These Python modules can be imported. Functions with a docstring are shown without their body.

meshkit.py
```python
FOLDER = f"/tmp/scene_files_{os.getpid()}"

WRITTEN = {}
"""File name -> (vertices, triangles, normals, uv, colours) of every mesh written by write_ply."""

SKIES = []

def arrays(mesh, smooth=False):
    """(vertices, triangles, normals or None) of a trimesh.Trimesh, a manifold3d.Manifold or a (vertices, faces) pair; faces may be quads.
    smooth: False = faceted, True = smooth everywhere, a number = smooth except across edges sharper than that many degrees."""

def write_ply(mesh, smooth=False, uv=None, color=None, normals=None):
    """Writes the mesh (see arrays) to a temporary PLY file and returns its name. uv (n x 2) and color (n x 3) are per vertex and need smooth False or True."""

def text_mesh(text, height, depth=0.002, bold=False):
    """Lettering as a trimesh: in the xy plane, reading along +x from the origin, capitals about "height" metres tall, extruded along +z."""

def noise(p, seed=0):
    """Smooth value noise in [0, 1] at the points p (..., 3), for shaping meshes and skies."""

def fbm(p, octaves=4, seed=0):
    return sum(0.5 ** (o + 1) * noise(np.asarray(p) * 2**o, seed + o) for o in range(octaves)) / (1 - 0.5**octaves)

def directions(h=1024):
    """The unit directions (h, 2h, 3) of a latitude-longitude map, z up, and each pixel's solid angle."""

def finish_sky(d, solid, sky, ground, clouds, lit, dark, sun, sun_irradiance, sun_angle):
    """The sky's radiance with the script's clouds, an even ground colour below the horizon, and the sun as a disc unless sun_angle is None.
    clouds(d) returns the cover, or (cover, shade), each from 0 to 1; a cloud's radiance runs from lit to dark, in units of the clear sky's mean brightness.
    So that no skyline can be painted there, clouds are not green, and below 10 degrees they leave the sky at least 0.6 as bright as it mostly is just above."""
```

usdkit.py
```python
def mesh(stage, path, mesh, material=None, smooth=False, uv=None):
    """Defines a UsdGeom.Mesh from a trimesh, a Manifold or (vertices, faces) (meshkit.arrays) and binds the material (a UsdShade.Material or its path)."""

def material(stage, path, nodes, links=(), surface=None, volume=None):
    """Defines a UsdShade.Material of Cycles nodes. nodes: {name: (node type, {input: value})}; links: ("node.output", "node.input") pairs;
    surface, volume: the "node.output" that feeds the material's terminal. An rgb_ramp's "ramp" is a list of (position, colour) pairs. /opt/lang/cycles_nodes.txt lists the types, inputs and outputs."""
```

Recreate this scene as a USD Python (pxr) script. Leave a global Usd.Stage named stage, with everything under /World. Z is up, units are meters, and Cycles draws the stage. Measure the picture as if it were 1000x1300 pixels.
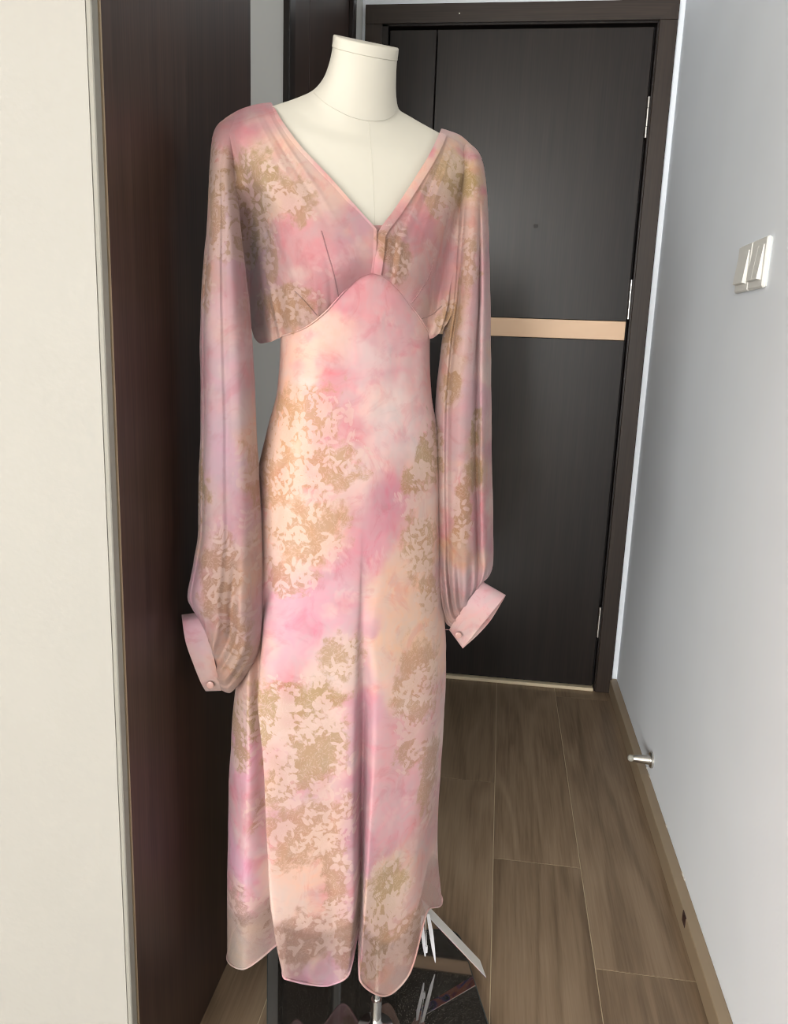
import math, numpy as np, trimesh, usdkit, meshkit
from pxr import Usd, UsdGeom, UsdLux, UsdShade, Gf, Sdf, Vt
from scipy.interpolate import Akima1DInterpolator, PchipInterpolator, LinearNDInterpolator, NearestNDInterpolator, RegularGridInterpolator
from scipy.ndimage import gaussian_filter
from scipy.spatial import cKDTree

stage = Usd.Stage.CreateInMemory()
UsdGeom.SetStageUpAxis(stage, 'Z'); UsdGeom.SetStageMetersPerUnit(stage, 1.0)
UsdGeom.Xform.Define(stage, '/World')
PI = math.pi

# ------------------------------------------------------------------ camera (1000 x 1300 picture, focal length 1000 px)
FPX = 1000.0
CAM_H = 1.16
def cdir(u, v): return np.array([u-500., 650.-v, -FPX])/FPX
_d = cdir(640, 440); _d /= np.linalg.norm(_d)
_up = -cdir(334, 5227); _up -= _d*_up.dot(_d); _up /= np.linalg.norm(_up)
R = np.stack([np.cross(_d, _up), _d, _up])
CAM = np.array([0, 0, CAM_H])
cam = UsdGeom.Camera.Define(stage, '/World/camera')
M = np.eye(4); M[:3, :3] = R.T; M[3, :3] = CAM
cam.AddTransformOp().Set(Gf.Matrix4d(*M.ravel().tolist()))
cam.CreateHorizontalApertureAttr(36.0); cam.CreateVerticalApertureAttr(46.8)
cam.CreateFocalLengthAttr(36.0*FPX/1000.0)
cam.CreateClippingRangeAttr(Gf.Vec2f(0.02, 100))
cam.CreateExposureAttr(0.94)

# ------------------------------------------------------------------ light: a tall window in the wall behind the camera
def rect_light(name, loc, direction, w, h, color, intensity):
    L = UsdLux.RectLight.Define(stage, '/World/'+name)
    z = -np.asarray(direction, float); z /= np.linalg.norm(z)
    x = np.cross([0, 0, 1.], z); x /= np.linalg.norm(x); y = np.cross(z, x)
    m = np.eye(4); m[0, :3], m[1, :3], m[2, :3], m[3, :3] = x, y, z, loc
    L.AddTransformOp().Set(Gf.Matrix4d(*m.ravel().tolist()))
    L.CreateWidthAttr(w); L.CreateHeightAttr(h)
    L.CreateColorAttr(Gf.Vec3f(*color)); L.CreateIntensityAttr(intensity)
    return L
WINX0, WINX1, WINZ0, WINZ1, BACKY, SIDEX = -3.75, -0.35, 0.35, 2.45, -5.0, -4.0
rect_light('daylight', ((WINX0+WINX1)/2, BACKY-0.06, (WINZ0+WINZ1)/2), (0, 1, 0), WINX1-WINX0, WINZ1-WINZ0, (1.0, 0.985, 0.965), 13.3)

# ------------------------------------------------------------------ pixel helpers: only used to measure traced outlines at real depths
def ray(u, v): return R @ cdir(u, v)
O = np.array([-.14, 1.18, 0.0])                       # mannequin axis on the floor
EF = np.array([-O[0], -O[1], 0]); EF /= np.linalg.norm(EF)   # towards the viewer
ER = np.cross(-EF, [0, 0, 1.])                        # to the right
def P(u, v, t):
    """point seen at (u, v) on the upright plane t metres in front of the mannequin axis"""
    u, v, t = np.broadcast_arrays(np.asarray(u, float), np.asarray(v, float), np.asarray(t, float))
    c = np.stack([u-500, 650-v, np.full(u.shape, -FPX)], -1)/FPX
    w = c @ R.T
    k = ((O-CAM).dot(EF)+t)/(w @ EF)
    return CAM+k[..., None]*w
def xat(u, z, t):
    """x (along ER) at height z on plane t that is seen in pixel column u"""
    u, z, t = np.broadcast_arrays(np.asarray(u, float), np.asarray(z, float), np.asarray(t, float))
    base = O+t[..., None]*EF+z[..., None]*np.array([0, 0, 1.])-CAM
    a = R.T @ ER
    q = base @ R
    s = (u-500)/FPX
    return (-q[..., 0]-s*q[..., 2])/(a[0]+s*a[2])
def W(x, z, t):
    x, z, t = np.broadcast_arrays(np.asarray(x, float), np.asarray(z, float), np.asarray(t, float))
    return O+x[..., None]*ER+t[..., None]*EF+z[..., None]*np.array([0, 0, 1.])
def pix(p):
    q = (np.asarray(p)-CAM) @ R
    return 500-FPX*q[..., 0]/q[..., 2], 650+FPX*q[..., 1]/q[..., 2]
def on_z(u, v, z=0.0):
    w = ray(u, v); return CAM+w*(z-CAM_H)/w[2]
def on_x(u, v, x):
    w = ray(u, v); return CAM+w*x/w[0]
def on_y(u, v, y):
    w = ray(u, v); return CAM+w*y/w[1]

# ------------------------------------------------------------------ prim helpers
used = {}
def fresh(parent, name):
    k = (parent, name); n = used.get(k, -1)+1; used[k] = n
    return f'{parent}/{name}' if n == 0 else f'{parent}/{name}_{n:03d}'
def obj(name, mesh, mat, parent=None, smooth=False, **data):
    path = fresh(str(parent.GetPath()) if parent else '/World', name)
    m = usdkit.mesh(stage, path, mesh, f'/World/Looks/{mat}', smooth=smooth)
    p = m.GetPrim()
    for k, v in data.items(): p.SetCustomDataByKey(k, v)
    return p
def thing(name, loc=(0, 0, 0), **data):
    x = UsdGeom.Xform.Define(stage, fresh('/World', name))
    if any(loc): x.AddTranslateOp().Set(Gf.Vec3d(*map(float, loc)))
    p = x.GetPrim()
    for k, v in data.items(): p.SetCustomDataByKey(k, v)
    return p
def primvar(prim, name, arr):
    a = np.asarray(arr, np.float32); api = UsdGeom.PrimvarsAPI(prim)
    if a.ndim == 2:
        api.CreatePrimvar(name, Sdf.ValueTypeNames.Color3fArray, 'vertex').Set(Vt.Vec3fArray.FromNumpy(a))
    else:
        api.CreatePrimvar(name, Sdf.ValueTypeNames.FloatArray, 'vertex').Set(Vt.FloatArray.FromNumpy(a))
def box(x0, x1, y0, y1, z0, z1, bevel=0.0):
    lo = np.array([min(x0, x1), min(y0, y1), min(z0, z1)]); hi = np.array([max(x0, x1), max(y0, y1), max(z0, z1)])
    if bevel <= 0:
        b = trimesh.creation.box(hi-lo); b.apply_translation((lo+hi)/2); return b
    pts = []
    for k in range(3):
        g = [[lo[i]+bevel, hi[i]-bevel] for i in range(3)]; g[k] = [lo[k], hi[k]]
        pts += [(x, y, z) for x in g[0] for y in g[1] for z in g[2]]
    return trimesh.convex.convex_hull(np.array(pts))
def join(*ms): return trimesh.util.concatenate([m for m in ms])
def cyl(a, b, r, n=32):
    return trimesh.creation.cylinder(radius=r, segment=[a, b], sections=n)
def lathe(profile, origin, axis, n=48):
    m = trimesh.creation.revolve(np.array(profile), sections=n)
    m.apply_transform(trimesh.geometry.align_vectors([0, 0, 1], axis)); m.apply_translation(origin); return m
def grid_faces(nr, nc, wrap=False):
    i = np.arange(nr-1)[:, None]; j = np.arange(nc if wrap else nc-1)[None, :]
    a = i*nc+j; b = i*nc+(j+1) % nc; c = (i+1)*nc+(j+1) % nc; d = (i+1)*nc+j
    q = np.stack(np.broadcast_arrays(a, b, c, d), -1).reshape(-1, 4)
    return np.vstack([q[:, [0, 1, 2]], q[:, [0, 2, 3]]])
def tube(path, r, n=10):
    path = np.asarray(path, float); out = []
    tan = np.gradient(path, axis=0); tan /= np.linalg.norm(tan, axis=1, keepdims=True)
    ref = np.array([0.31, 0.2, 0.93])
    for p, t in zip(path, tan):
        a = np.cross(t, ref); a /= np.linalg.norm(a); b = np.cross(t, a); ang = np.linspace(0, 2*PI, n, endpoint=False)
        out.append(p+r*(np.cos(ang)[:, None]*a+np.sin(ang)[:, None]*b))
    v = np.vstack(out+[path[:1], path[-1:]]); f = grid_faces(len(path), n, True).tolist(); m = len(path)*n
    f += [[m, (j+1) % n, j] for j in range(n)]+[[m+1, (len(path)-1)*n+j, (len(path)-1)*n+(j+1) % n] for j in range(n)]
    return trimesh.Trimesh(v, np.array(f), process=False)

# ------------------------------------------------------------------ materials
def lin(r, g, b):
    c = np.array([r, g, b])/255.0
    return tuple(np.where(c <= .04045, c/12.92, ((c+.055)/1.055)**2.4).tolist())
def mat(name, nodes, links=(), surface='p.BSDF'):
    usdkit.material(stage, '/World/Looks/'+name, nodes, links, surface=surface)
def plain(name, color, rough=.5, metallic=0., spec=.5, **kw):
    mat(name, {'p': ('principled_bsdf', dict(base_color=color, roughness=rough, metallic=metallic, specular_ior_level=spec, **kw))})
def painted(name, color, rough=.65):
    c = np.array(color)
    mat(name, {'g': ('geometry', {}), 'n': ('noise_texture', {'scale': 2.2, 'detail': 3.}), 'n2': ('noise_texture', {'scale': 140., 'detail': 3.}),
               'r': ('rgb_ramp', {'ramp': [(.3, tuple(c*.965)), (.7, tuple(np.minimum(c*1.02, 1)))]}),
               'b': ('bump', {'strength': .12, 'distance': .0015}), 'p': ('principled_bsdf', {'roughness': rough, 'specular_ior_level': .3})},
        [('g.position', 'n.vector'), ('g.position', 'n2.vector'), ('n.fac', 'r.fac'), ('r.color', 'p.base_color'), ('n2.fac', 'b.height'), ('b.normal', 'p.normal')])
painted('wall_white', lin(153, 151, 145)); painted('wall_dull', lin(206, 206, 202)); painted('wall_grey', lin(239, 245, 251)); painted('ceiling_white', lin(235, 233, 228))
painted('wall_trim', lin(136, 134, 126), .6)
def wood(name, dark, light, scale, rough=.4, spec=.4, bump=.15, fine=8.0):
    """long-grain veneer; scale is the frequency along x, y, z"""
    mat(name, {'g': ('geometry', {}), 'm': ('mapping', {'scale': scale}), 'n': ('noise_texture', {'scale': 1., 'detail': 5., 'roughness': .62}),
               'm2': ('mapping', {'scale': tuple(s*fine for s in scale)}), 'n2': ('noise_texture', {'scale': 1., 'detail': 2.}),
               'a': ('mix_float', {'fac': .4}), 'r': ('rgb_ramp', {'ramp': [(.32, dark), (.68, light)]}),
               'b': ('bump', {'strength': bump, 'distance': .001}), 'p': ('principled_bsdf', {'roughness': rough, 'specular_ior_level': spec})},
        [('g.position', 'm.vector'), ('g.position', 'm2.vector'), ('m.vector', 'n.vector'), ('m2.vector', 'n2.vector'), ('n.fac', 'a.a'), ('n2.fac', 'a.b'),
         ('a.result', 'r.fac'), ('r.color', 'p.base_color'), ('a.result', 'b.height'), ('b.normal', 'p.normal')])
wood('dark_veneer', lin(22, 18, 17), lin(38, 31, 28), (30, 30, .8), rough=.28, spec=.42)
wood('dark_veneer_across', lin(42, 34, 29), lin(62, 51, 44), (.8, 30, 30), rough=.32, spec=.45)
wood('dark_casing', lin(42, 34, 29), lin(62, 51, 44), (30, 30, .8), rough=.32, spec=.45)
wood('dark_panel', lin(36, 23, 18), lin(66, 47, 39), (38, 38, .9), rough=.42)
plain('dull_brown', lin(44, 38, 36), .5)
plain('black_gap', (.006, .006, .006), .7)
plain('inlay', lin(228, 194, 162), .35, .2)
plain('threshold_metal', lin(222, 206, 176), .5, .1)
plain('steel', (.62, .6, .56), .28, 1.0)
plain('chrome', (.75, .75, .75), .12, 1.0)
plain('rubber', lin(150, 148, 138), .5)
plain('switch_white', lin(226, 226, 221), .5, 0., .3)
plain('skirting', lin(150, 132, 108), .45)
plain('joint_filler', lin(196, 180, 152), .6)
plain('dark_hole', lin(52, 26, 22), .6)
plain('chip', lin(225, 222, 214), .7)
# floor planks: long grain with cathedral figures, each plank shifted by its own random number
mat('oak_plank', {'g': ('geometry', {}), 'o': ('object_info', {}), 'cx': ('combine_xyz', {}), 'k': ('math', {'math_type': 'multiply', 'value2': 37.0}), 'add': ('vector_math', {'math_type': 'add'}),
                  'm': ('mapping', {'scale': (7., .9, 1.)}), 'n': ('noise_texture', {'scale': 1., 'detail': 2., 'roughness': .5, 'distortion': .6}),
                  'w': ('math', {'math_type': 'multiply', 'value2': 38.}), 's': ('math', {'math_type': 'sine'}), 's2': ('map_range', {'from_min': -1., 'from_max': 1., 'to_min': 0., 'to_max': 1.}),
                  'm2': ('mapping', {'scale': (150., 5., 1.)}), 'n2': ('noise_texture', {'scale': 1., 'detail': 4., 'roughness': .65}),
                  'm3': ('mapping', {'scale': (9., 1.6, 1.)}), 'n3': ('noise_texture', {'scale': 1., 'detail': 3.}),
                  'a1': ('mix_float', {'fac': .22}), 'a2': ('mix_float', {'fac': .42}), 'r': ('rgb_ramp', {'ramp': [(.28, lin(96, 78, 60)), (.5, lin(134, 114, 92)), (.72, lin(154, 134, 111))]}),
                  'v': ('map_range', {'from_min': 0., 'from_max': 1., 'to_min': .88, 'to_max': 1.1}), 'hv': ('hsv', {}),
                  'b': ('bump', {'strength': .2, 'distance': .001}), 'p': ('principled_bsdf', {'roughness': .42, 'specular_ior_level': .4})},
    [('o.random', 'k.value1'), ('k.value', 'cx.x'), ('k.value', 'cx.y'), ('g.position', 'add.vector1'), ('cx.vector', 'add.vector2'),
     ('add.vector', 'm.vector'), ('add.vector', 'm2.vector'), ('add.vector', 'm3.vector'), ('m.vector', 'n.vector'), ('m2.vector', 'n2.vector'), ('m3.vector', 'n3.vector'),
     ('n.fac', 'w.value1'), ('w.value', 's.value1'), ('s.value', 's2.value'), ('s2.result', 'a1.b'), ('n3.fac', 'a1.a'), ('a1.result', 'a2.a'), ('n2.fac', 'a2.b'), ('a2.result', 'r.fac'),
     ('o.random', 'v.value'), ('v.result', 'hv.value'), ('r.color', 'hv.color'), ('hv.color', 'p.base_color'), ('n2.fac', 'b.height'), ('b.normal', 'p.normal')])
# mannequin linen
mat('linen', {'g': ('geometry', {}), 'n': ('noise_texture', {'scale': 900., 'detail': 2.}), 'b': ('bump', {'strength': .12, 'distance': .0005}),
              'p': ('principled_bsdf', {'base_color': lin(190, 186, 174), 'roughness': .75, 'specular_ior_level': .2})},
    [('g.position', 'n.vector'), ('n.fac', 'b.height'), ('b.normal', 'p.normal')])
plain('linen_seam', lin(184, 180, 168), .8)
# black glass base with dust specks
mat('black_glass', {'g': ('geometry', {}), 'n': ('voronoi_texture', {'scale': 420.}), 'r': ('rgb_ramp', {'ramp': [(0., (.55, .5, .44)), (.22, (.075, .066, .056)), (.36, (.02, .018, .015))]}),
                    'n2': ('noise_texture', {'scale': 30., 'detail': 3.}), 'rr': ('map_range', {'from_min': .3, 'from_max': .7, 'to_min': .02, 'to_max': .06}),
                    'p': ('principled_bsdf', {'roughness': .03, 'specular_ior_level': .5}), 'gl': ('glossy_bsdf', {'color': (.9, .88, .86), 'roughness': .025}), 'mx': ('mix_closure', {'fac': .27})},
    [('g.position', 'n.vector'), ('n.distance', 'r.fac'), ('r.color', 'p.base_color'), ('g.position', 'n2.vector'), ('n2.fac', 'rr.value'), ('rr.result', 'p.roughness'), ('p.BSDF', 'mx.closure1'), ('gl.BSDF', 'mx.closure2')], 'mx.closure')
plain('glass_edge', lin(96, 104, 104), .2, .3)
plain('card_white', lin(214, 214, 218), .55)
plain('card_grey', lin(206, 204, 200), .55)
mat('card_print', {'g': ('geometry', {}), 'n': ('noise_texture', {'scale': 28., 'detail': 4., 'distortion': 1.}),
                   'r': ('rgb_ramp', {'ramp': [(.3, lin(30, 40, 40)), (.4, lin(80, 80, 160)), (.5, lin(190, 110, 120)), (.58, lin(205, 120, 100)), (.68, lin(150, 80, 110))]}),
                   'p': ('principled_bsdf', {'roughness': .3})},
    [('g.position', 'n.vector'), ('n.fac', 'r.fac'), ('r.color', 'p.base_color')])
plain('clear_nylon', lin(225, 225, 225), .4)
plain('button_shell', lin(168, 132, 124), .3)
plain('thread', lin(205, 160, 158), .7)

def cloth(name, sheer, rough, sheen, trans=.22):
    """printed fabric: watercolour ground tone, tan and olive fields, pale flowers standing in them (all read from the mesh's own print)"""
    nodes = {'tone': ('attribute', {'attribute': 'tone'}), 'gcol': ('attribute', {'attribute': 'ground_color'}), 'gm': ('attribute', {'attribute': 'ground'}), 'pe': ('attribute', {'attribute': 'petal'}), 'pc': ('attribute', {'attribute': 'petal_color'}),
             'g': ('geometry', {}), 'n': ('noise_texture', {'scale': 55., 'detail': 4., 'roughness': .6}), 'n2': ('noise_texture', {'scale': 26., 'detail': 4., 'distortion': 1.4}),
             'gk': ('math', {'math_type': 'multiply_add', 'value2': 1.5, 'value3': -.78}), 'ga': ('math', {'math_type': 'add'}),
             'gs': ('map_range', {'range_type': 'smoothstep', 'from_min': .3, 'from_max': .68, 'to_min': 0., 'to_max': .7}),
             'pk': ('math', {'math_type': 'multiply_add', 'value2': .3, 'value3': -.15}), 'pa': ('math', {'math_type': 'add'}),
             'ps': ('map_range', {'range_type': 'smoothstep', 'from_min': -.02, 'from_max': .2, 'to_min': 0., 'to_max': .8}),
             'mixg': ('mix_color', {}), 'mixp': ('mix_color', {}), 'wv': ('map_range', {'from_min': .3, 'from_max': .7, 'to_min': .93, 'to_max': 1.07}), 'hs': ('hsv', {}),
             'ws': ('map_range', {'from_min': .3, 'from_max': .7, 'to_min': .82, 'to_max': 1.2}),
             'sq': ('noise_texture', {'scale': 70., 'detail': 2., 'distortion': 2.2}), 'sq1': ('math', {'math_type': 'subtract', 'value2': .5}), 'sq2': ('math', {'math_type': 'absolute'}), 'sq3': ('map_range', {'range_type': 'smoothstep', 'from_min': .012, 'from_max': .035, 'to_min': .55, 'to_max': 0.}), 'mixs': ('mix_color', {}), 'st': ('noise_texture', {'scale': 13., 'detail': 5., 'roughness': .62, 'distortion': 2.6}), 'st1': ('map_range', {'range_type': 'smoothstep', 'from_min': .5, 'from_max': .66, 'to_min': 0., 'to_max': .5}), 'stc': ('mix_color', {'blend_type': 'multiply', 'b': (.9, .66, .7)}),
             'weave': ('noise_texture', {'scale': 1400., 'detail': 1.}), 'b': ('bump', {'strength': .06, 'distance': .0004}),
             'p': ('principled_bsdf', {'roughness': rough, 'specular_ior_level': .25 if sheer <= 0 else .1, 'sheen_weight': sheen, 'sheen_roughness': .5}),
             'tl': ('translucent_bsdf', {}), 'mx': ('mix_closure', {'fac': trans})}
    links = [('g.position', 'n.vector'), ('g.position', 'n2.vector'), ('g.position', 'weave.vector'), ('weave.fac', 'b.height'), ('b.normal', 'p.normal'),
             ('n.fac', 'gk.value1'), ('gk.value', 'ga.value1'), ('gm.fac', 'ga.value2'), ('ga.value', 'gs.value'),
             ('n.fac', 'pk.value1'), ('pk.value', 'pa.value1'), ('pe.fac', 'pa.value2'), ('pa.value', 'ps.value'),
             ('n2.fac', 'wv.value'), ('wv.result', 'hs.value'), ('n2.fac', 'ws.value'), ('ws.result', 'hs.saturation'), ('tone.color', 'stc.a'), ('g.position', 'st.vector'), ('st.fac', 'st1.value'), ('st1.result', 'stc.fac'), ('stc.result', 'hs.color'), ('g.position', 'sq.vector'), ('sq.fac', 'sq1.value1'), ('sq1.value', 'sq2.value1'), ('sq2.value', 'sq3.value'), ('sq3.result', 'mixs.fac'), ('gcol.color', 'mixs.a'), ('pc.color', 'mixs.b'),
             ('hs.color', 'mixg.a'), ('mixs.result', 'mixg.b'), ('gs.result', 'mixg.fac'), ('mixg.result', 'mixp.a'), ('pc.color', 'mixp.b'), ('ps.result', 'mixp.fac'),
             ('mixp.result', 'p.base_color'), ('mixp.result', 'tl.color'), ('p.BSDF', 'mx.closure1'), ('tl.BSDF', 'mx.closure2')]
    surf = 'mx.closure'
    if sheer < 0:
        nodes |= {'tr': ('transparent_bsdf', {}), 'mz': ('mix_closure', {}), 'sh': ('attribute', {'attribute': 'unlined'})}
        links += [('mx.closure', 'mz.closure1'), ('tr.BSDF', 'mz.closure2'), ('sh.fac', 'mz.fac')]; surf = 'mz.closure'
    if sheer > 0:
        nodes |= {'tr': ('transparent_bsdf', {}), 'mz': ('mix_closure', {'fac': sheer})}
        links += [('mx.closure', 'mz.closure1'), ('tr.BSDF', 'mz.closure2')]; surf = 'mz.closure'
    mat(name, nodes, links, surf)
cloth('satin_print', -1, .5, .15, .12)
cloth('chiffon_print', .13, .8, .15, .14)
cloth('binding_print', 0.0, .55, .2, .15)

# ================================================================== THE ROOM
FARY, RWX, LWX, PANX, NEARY, CEIL = 2.633, .458, -.4925, -.445, .852, 2.62
BBX = .434
fl = thing('floor', kind='structure')
obj('screed', box(SIDEX, RWX, BACKY, FARY+.05, -.03, -.0012), 'joint_filler', fl)
seams = [.2486+.1989*k for k in range(-15, 1)]          # plank edges, left to right
joints = {1: 1.34, 0: 1.64, -1: 1.965}
rng = np.random.default_rng(5)
for k in range(-13, 2):
    x1 = min(.2486+.1989*k, RWX-.002); x0 = .2486+.1989*(k-1)
    j0 = joints.get(k, rng.uniform(1.0, 2.2))
    ys = sorted([j0+1.215*n for n in range(-4, 3)])
    for a, b in zip(ys[:-1], ys[1:]):
        a, b = max(a, BACKY), min(b, FARY)
        if b-a < .02: continue
        if x0 < -.7 and a > .9: continue
        g = .0009
        obj('plank', box(x0+g, x1-g, a+g, b-g, -.0045, 0, .0004), 'oak_plank', fl)
obj('wall_right', box(RWX, RWX+.1, BACKY, FARY+.1, 0, CEIL), 'wall_grey', kind='structure')
obj('wall_left', box(LWX-.1, LWX, NEARY+.1, FARY+.1, 0, CEIL), 'wall_dull', kind='structure')
obj('ceiling', box(SIDEX, RWX, BACKY, FARY+.1, CEIL, CEIL+.05), 'ceiling_white', kind='structure')
obj('wall_far', join(box(LWX, -.478, FARY, FARY+.1, 0, CEIL), box(.4385, RWX, FARY, FARY+.1, 0, CEIL), box(-.478, .4385, FARY, FARY+.1, 2.155, CEIL)), 'wall_grey', kind='structure')
obj('wall_side', box(SIDEX-.1, SIDEX, BACKY, NEARY+.1, 0, CEIL), 'wall_white', kind='structure')
obj('wall_back', join(box(SIDEX-.1, WINX0, BACKY-.1, BACKY, 0, CEIL), box(WINX1, RWX+.1, BACKY-.1, BACKY, 0, CEIL), box(WINX0, WINX1, BACKY-.1, BACKY, 0, WINZ0), box(WINX0, WINX1, BACKY-.1, BACKY, WINZ1, CEIL)), 'wall_white', kind='structure')
w1 = thing('window_1', kind='structure')
obj('window_frame', join(*[box(x-.03, x+.03, BACKY-.04, BACKY+.01, WINZ0, WINZ1) for x in (WINX0+.03, (WINX0+WINX1)/2, WINX1-.03)], *[box(WINX0, WINX1, BACKY-.04, BACKY+.01, z-.03, z+.03) for z in (WINZ0+.03, WINZ1-.03)]), 'switch_white', w1)
# the white wall end beside the panel, with its shaded return
obj('wall_near', box(SIDEX, PANX-.006, NEARY, NEARY+.11, 0, CEIL), 'wall_white', kind='structure')
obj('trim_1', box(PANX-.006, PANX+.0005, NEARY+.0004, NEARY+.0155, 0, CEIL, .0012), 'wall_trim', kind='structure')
# tall dark veneered panel standing along the left side
pn = thing('wood_panel', label='tall dark brown wood-grain panel right of the white wall, behind the dress sleeve', category='panel')
obj('board', box(LWX+.002, PANX, NEARY+.0215, 1.383, 0, CEIL-.01, .0012), 'dark_panel', pn)
obj('edge_band', box(PANX-.012, PANX+.0006, NEARY+.0185, NEARY+.0213, 0, CEIL-.01), 'skirting', pn, label='thin tan edge strip')
obj('shadow_gap', box(PANX-.02, PANX-.004, NEARY+.0157, NEARY+.0184, 0, CEIL-.01), 'black_gap', pn)
# baseboard right
bb = thing('baseboard_right', kind='structure')
obj('board', box(BBX, RWX, .3, FARY-.002, 0, .05, .0015), 'skirting', bb)
c = on_x(868, 1167, BBX)
dm = box(BBX-.0006, BBX+.001, c[1]-.012, c[1]+.012, c[2]-.011, c[2]+.012)
obj('knot_hole', dm, 'dark_hole', bb, label='small dark square hole in the baseboard')
for (u, v, s) in ((820, 985, .004), (824, 992, .006), (846, 1050, .005), (870, 1108, .004), (866, 1118, .006)):
    c = on_x(u, v, RWX)
    obj('paint_chip', trimesh.creation.icosphere(1, 1.0).apply_scale((.0015, s*1.6, s*.5)).apply_translation((RWX-.0008, c[1], .0515)), 'chip', bb)

# far door
d1 = thing('door_1', kind='structure')
LX0, LX1, LZ = -.407, .377, 2.094         # leaf
FX0, FX1, FZ = -.4815, .4395, 2.158       # casing outside
y = FARY
def casing(x0, x1, z0, z1, y0, y1): return box(x0, x1, y0, y1, z0, z1, .002)
cw = .052
obj('casing', join(casing(FX1-cw, FX1, 0, FZ-cw, y-.016, y+.06)), 'dark_casing', d1)
obj('casing', join(casing(FX0, FX0+cw, 0, FZ-cw, y-.016, y+.06)), 'dark_casing', d1)
def mitre(x0, x1, z0, z1, y0, y1, w):
    pts = [(x0, z1), (x1, z1), (x1-w, z0), (x0+w, z0)]
    v = np.array([(a, yy, b) for yy in (y0, y1) for a, b in pts])
    return trimesh.convex.convex_hull(v)
obj('casing', join(mitre(FX0, FX1, FZ-cw, FZ, y-.016, y+.06, cw), mitre(FX0, FX0+2*cw, FZ-cw, FZ-cw+.001, y-.0155, y+.05, cw-.001)), 'dark_veneer_across', d1, label='top casing with mitred corners')
for s, x in ((1, FX1), (-1, FX0)):         # the little triangles under the mitre
    v = np.array([(x, yy, zz) for yy in (y-.016, y+.06) for zz in (FZ, FZ-cw)]+[(x-s*cw, yy, FZ-cw) for yy in (y-.016, y+.06)])
    obj('casing_corner', trimesh.convex.convex_hull(v), 'dark_casing', d1)
obj('jamb', join(box(LX1+.006, FX1-cw+.001, y-.008, y+.05, 0, LZ+.012, .001), box(FX0+cw-.001, LX0-.004, y-.008, y+.05, 0, LZ+.012, .001), box(FX0+cw, FX1-cw, y-.008, y+.05, LZ+.006, FZ-cw+.001, .001)), 'dark_veneer', d1)
obj('shadow_gap', box(LX0-.01, LX1+.012, y+.03, y+.06, 0, LZ+.01), 'black_gap', d1)
GX = -.262
bz0, bz1 = 1.1925, 1.251
obj('leaf_panel', box(LX0, GX-.0015, y+.004, y+.04, .013, LZ, .0015), 'dark_veneer', d1)
obj('leaf_panel', box(GX+.0015, LX1, y+.004, y+.04, bz1+.0006, LZ, .0015), 'dark_veneer', d1)
obj('leaf_panel', box(GX+.0015, LX1, y+.004, y+.04, .013, bz0-.0006, .0015), 'dark_veneer', d1)
obj('inlay_strip', box(GX+.0015, LX1-.001, y+.0045, y+.04, bz0, bz1, .001), 'inlay', d1, label='champagne coloured inlay strip across the door')
obj('threshold', box(LX0, LX1+.004, y-.014, y+.03, 0, .012, .002), 'threshold_metal', d1, label='thin pale strip under the door')
for (u, v0, v1) in ((819, 123, 175), (796, 355, 405), (752, 770, 808)):
    a, b = on_y(u, v0, y-.004), on_y(u-4, v1, y-.004); x = LX1+.003
    h = b[2]; L = a[2]-b[2]
    segs = [cyl((x, y-.003, h+L*k0), (x, y-.003, h+L*k1), .0052, 20) for k0, k1 in ((0, .27), (.28, .72), (.73, 1.))]
    hg = obj('hinge', join(*segs), 'steel', d1, smooth=40)
c = on_y(680, 287, y+.004)
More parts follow.
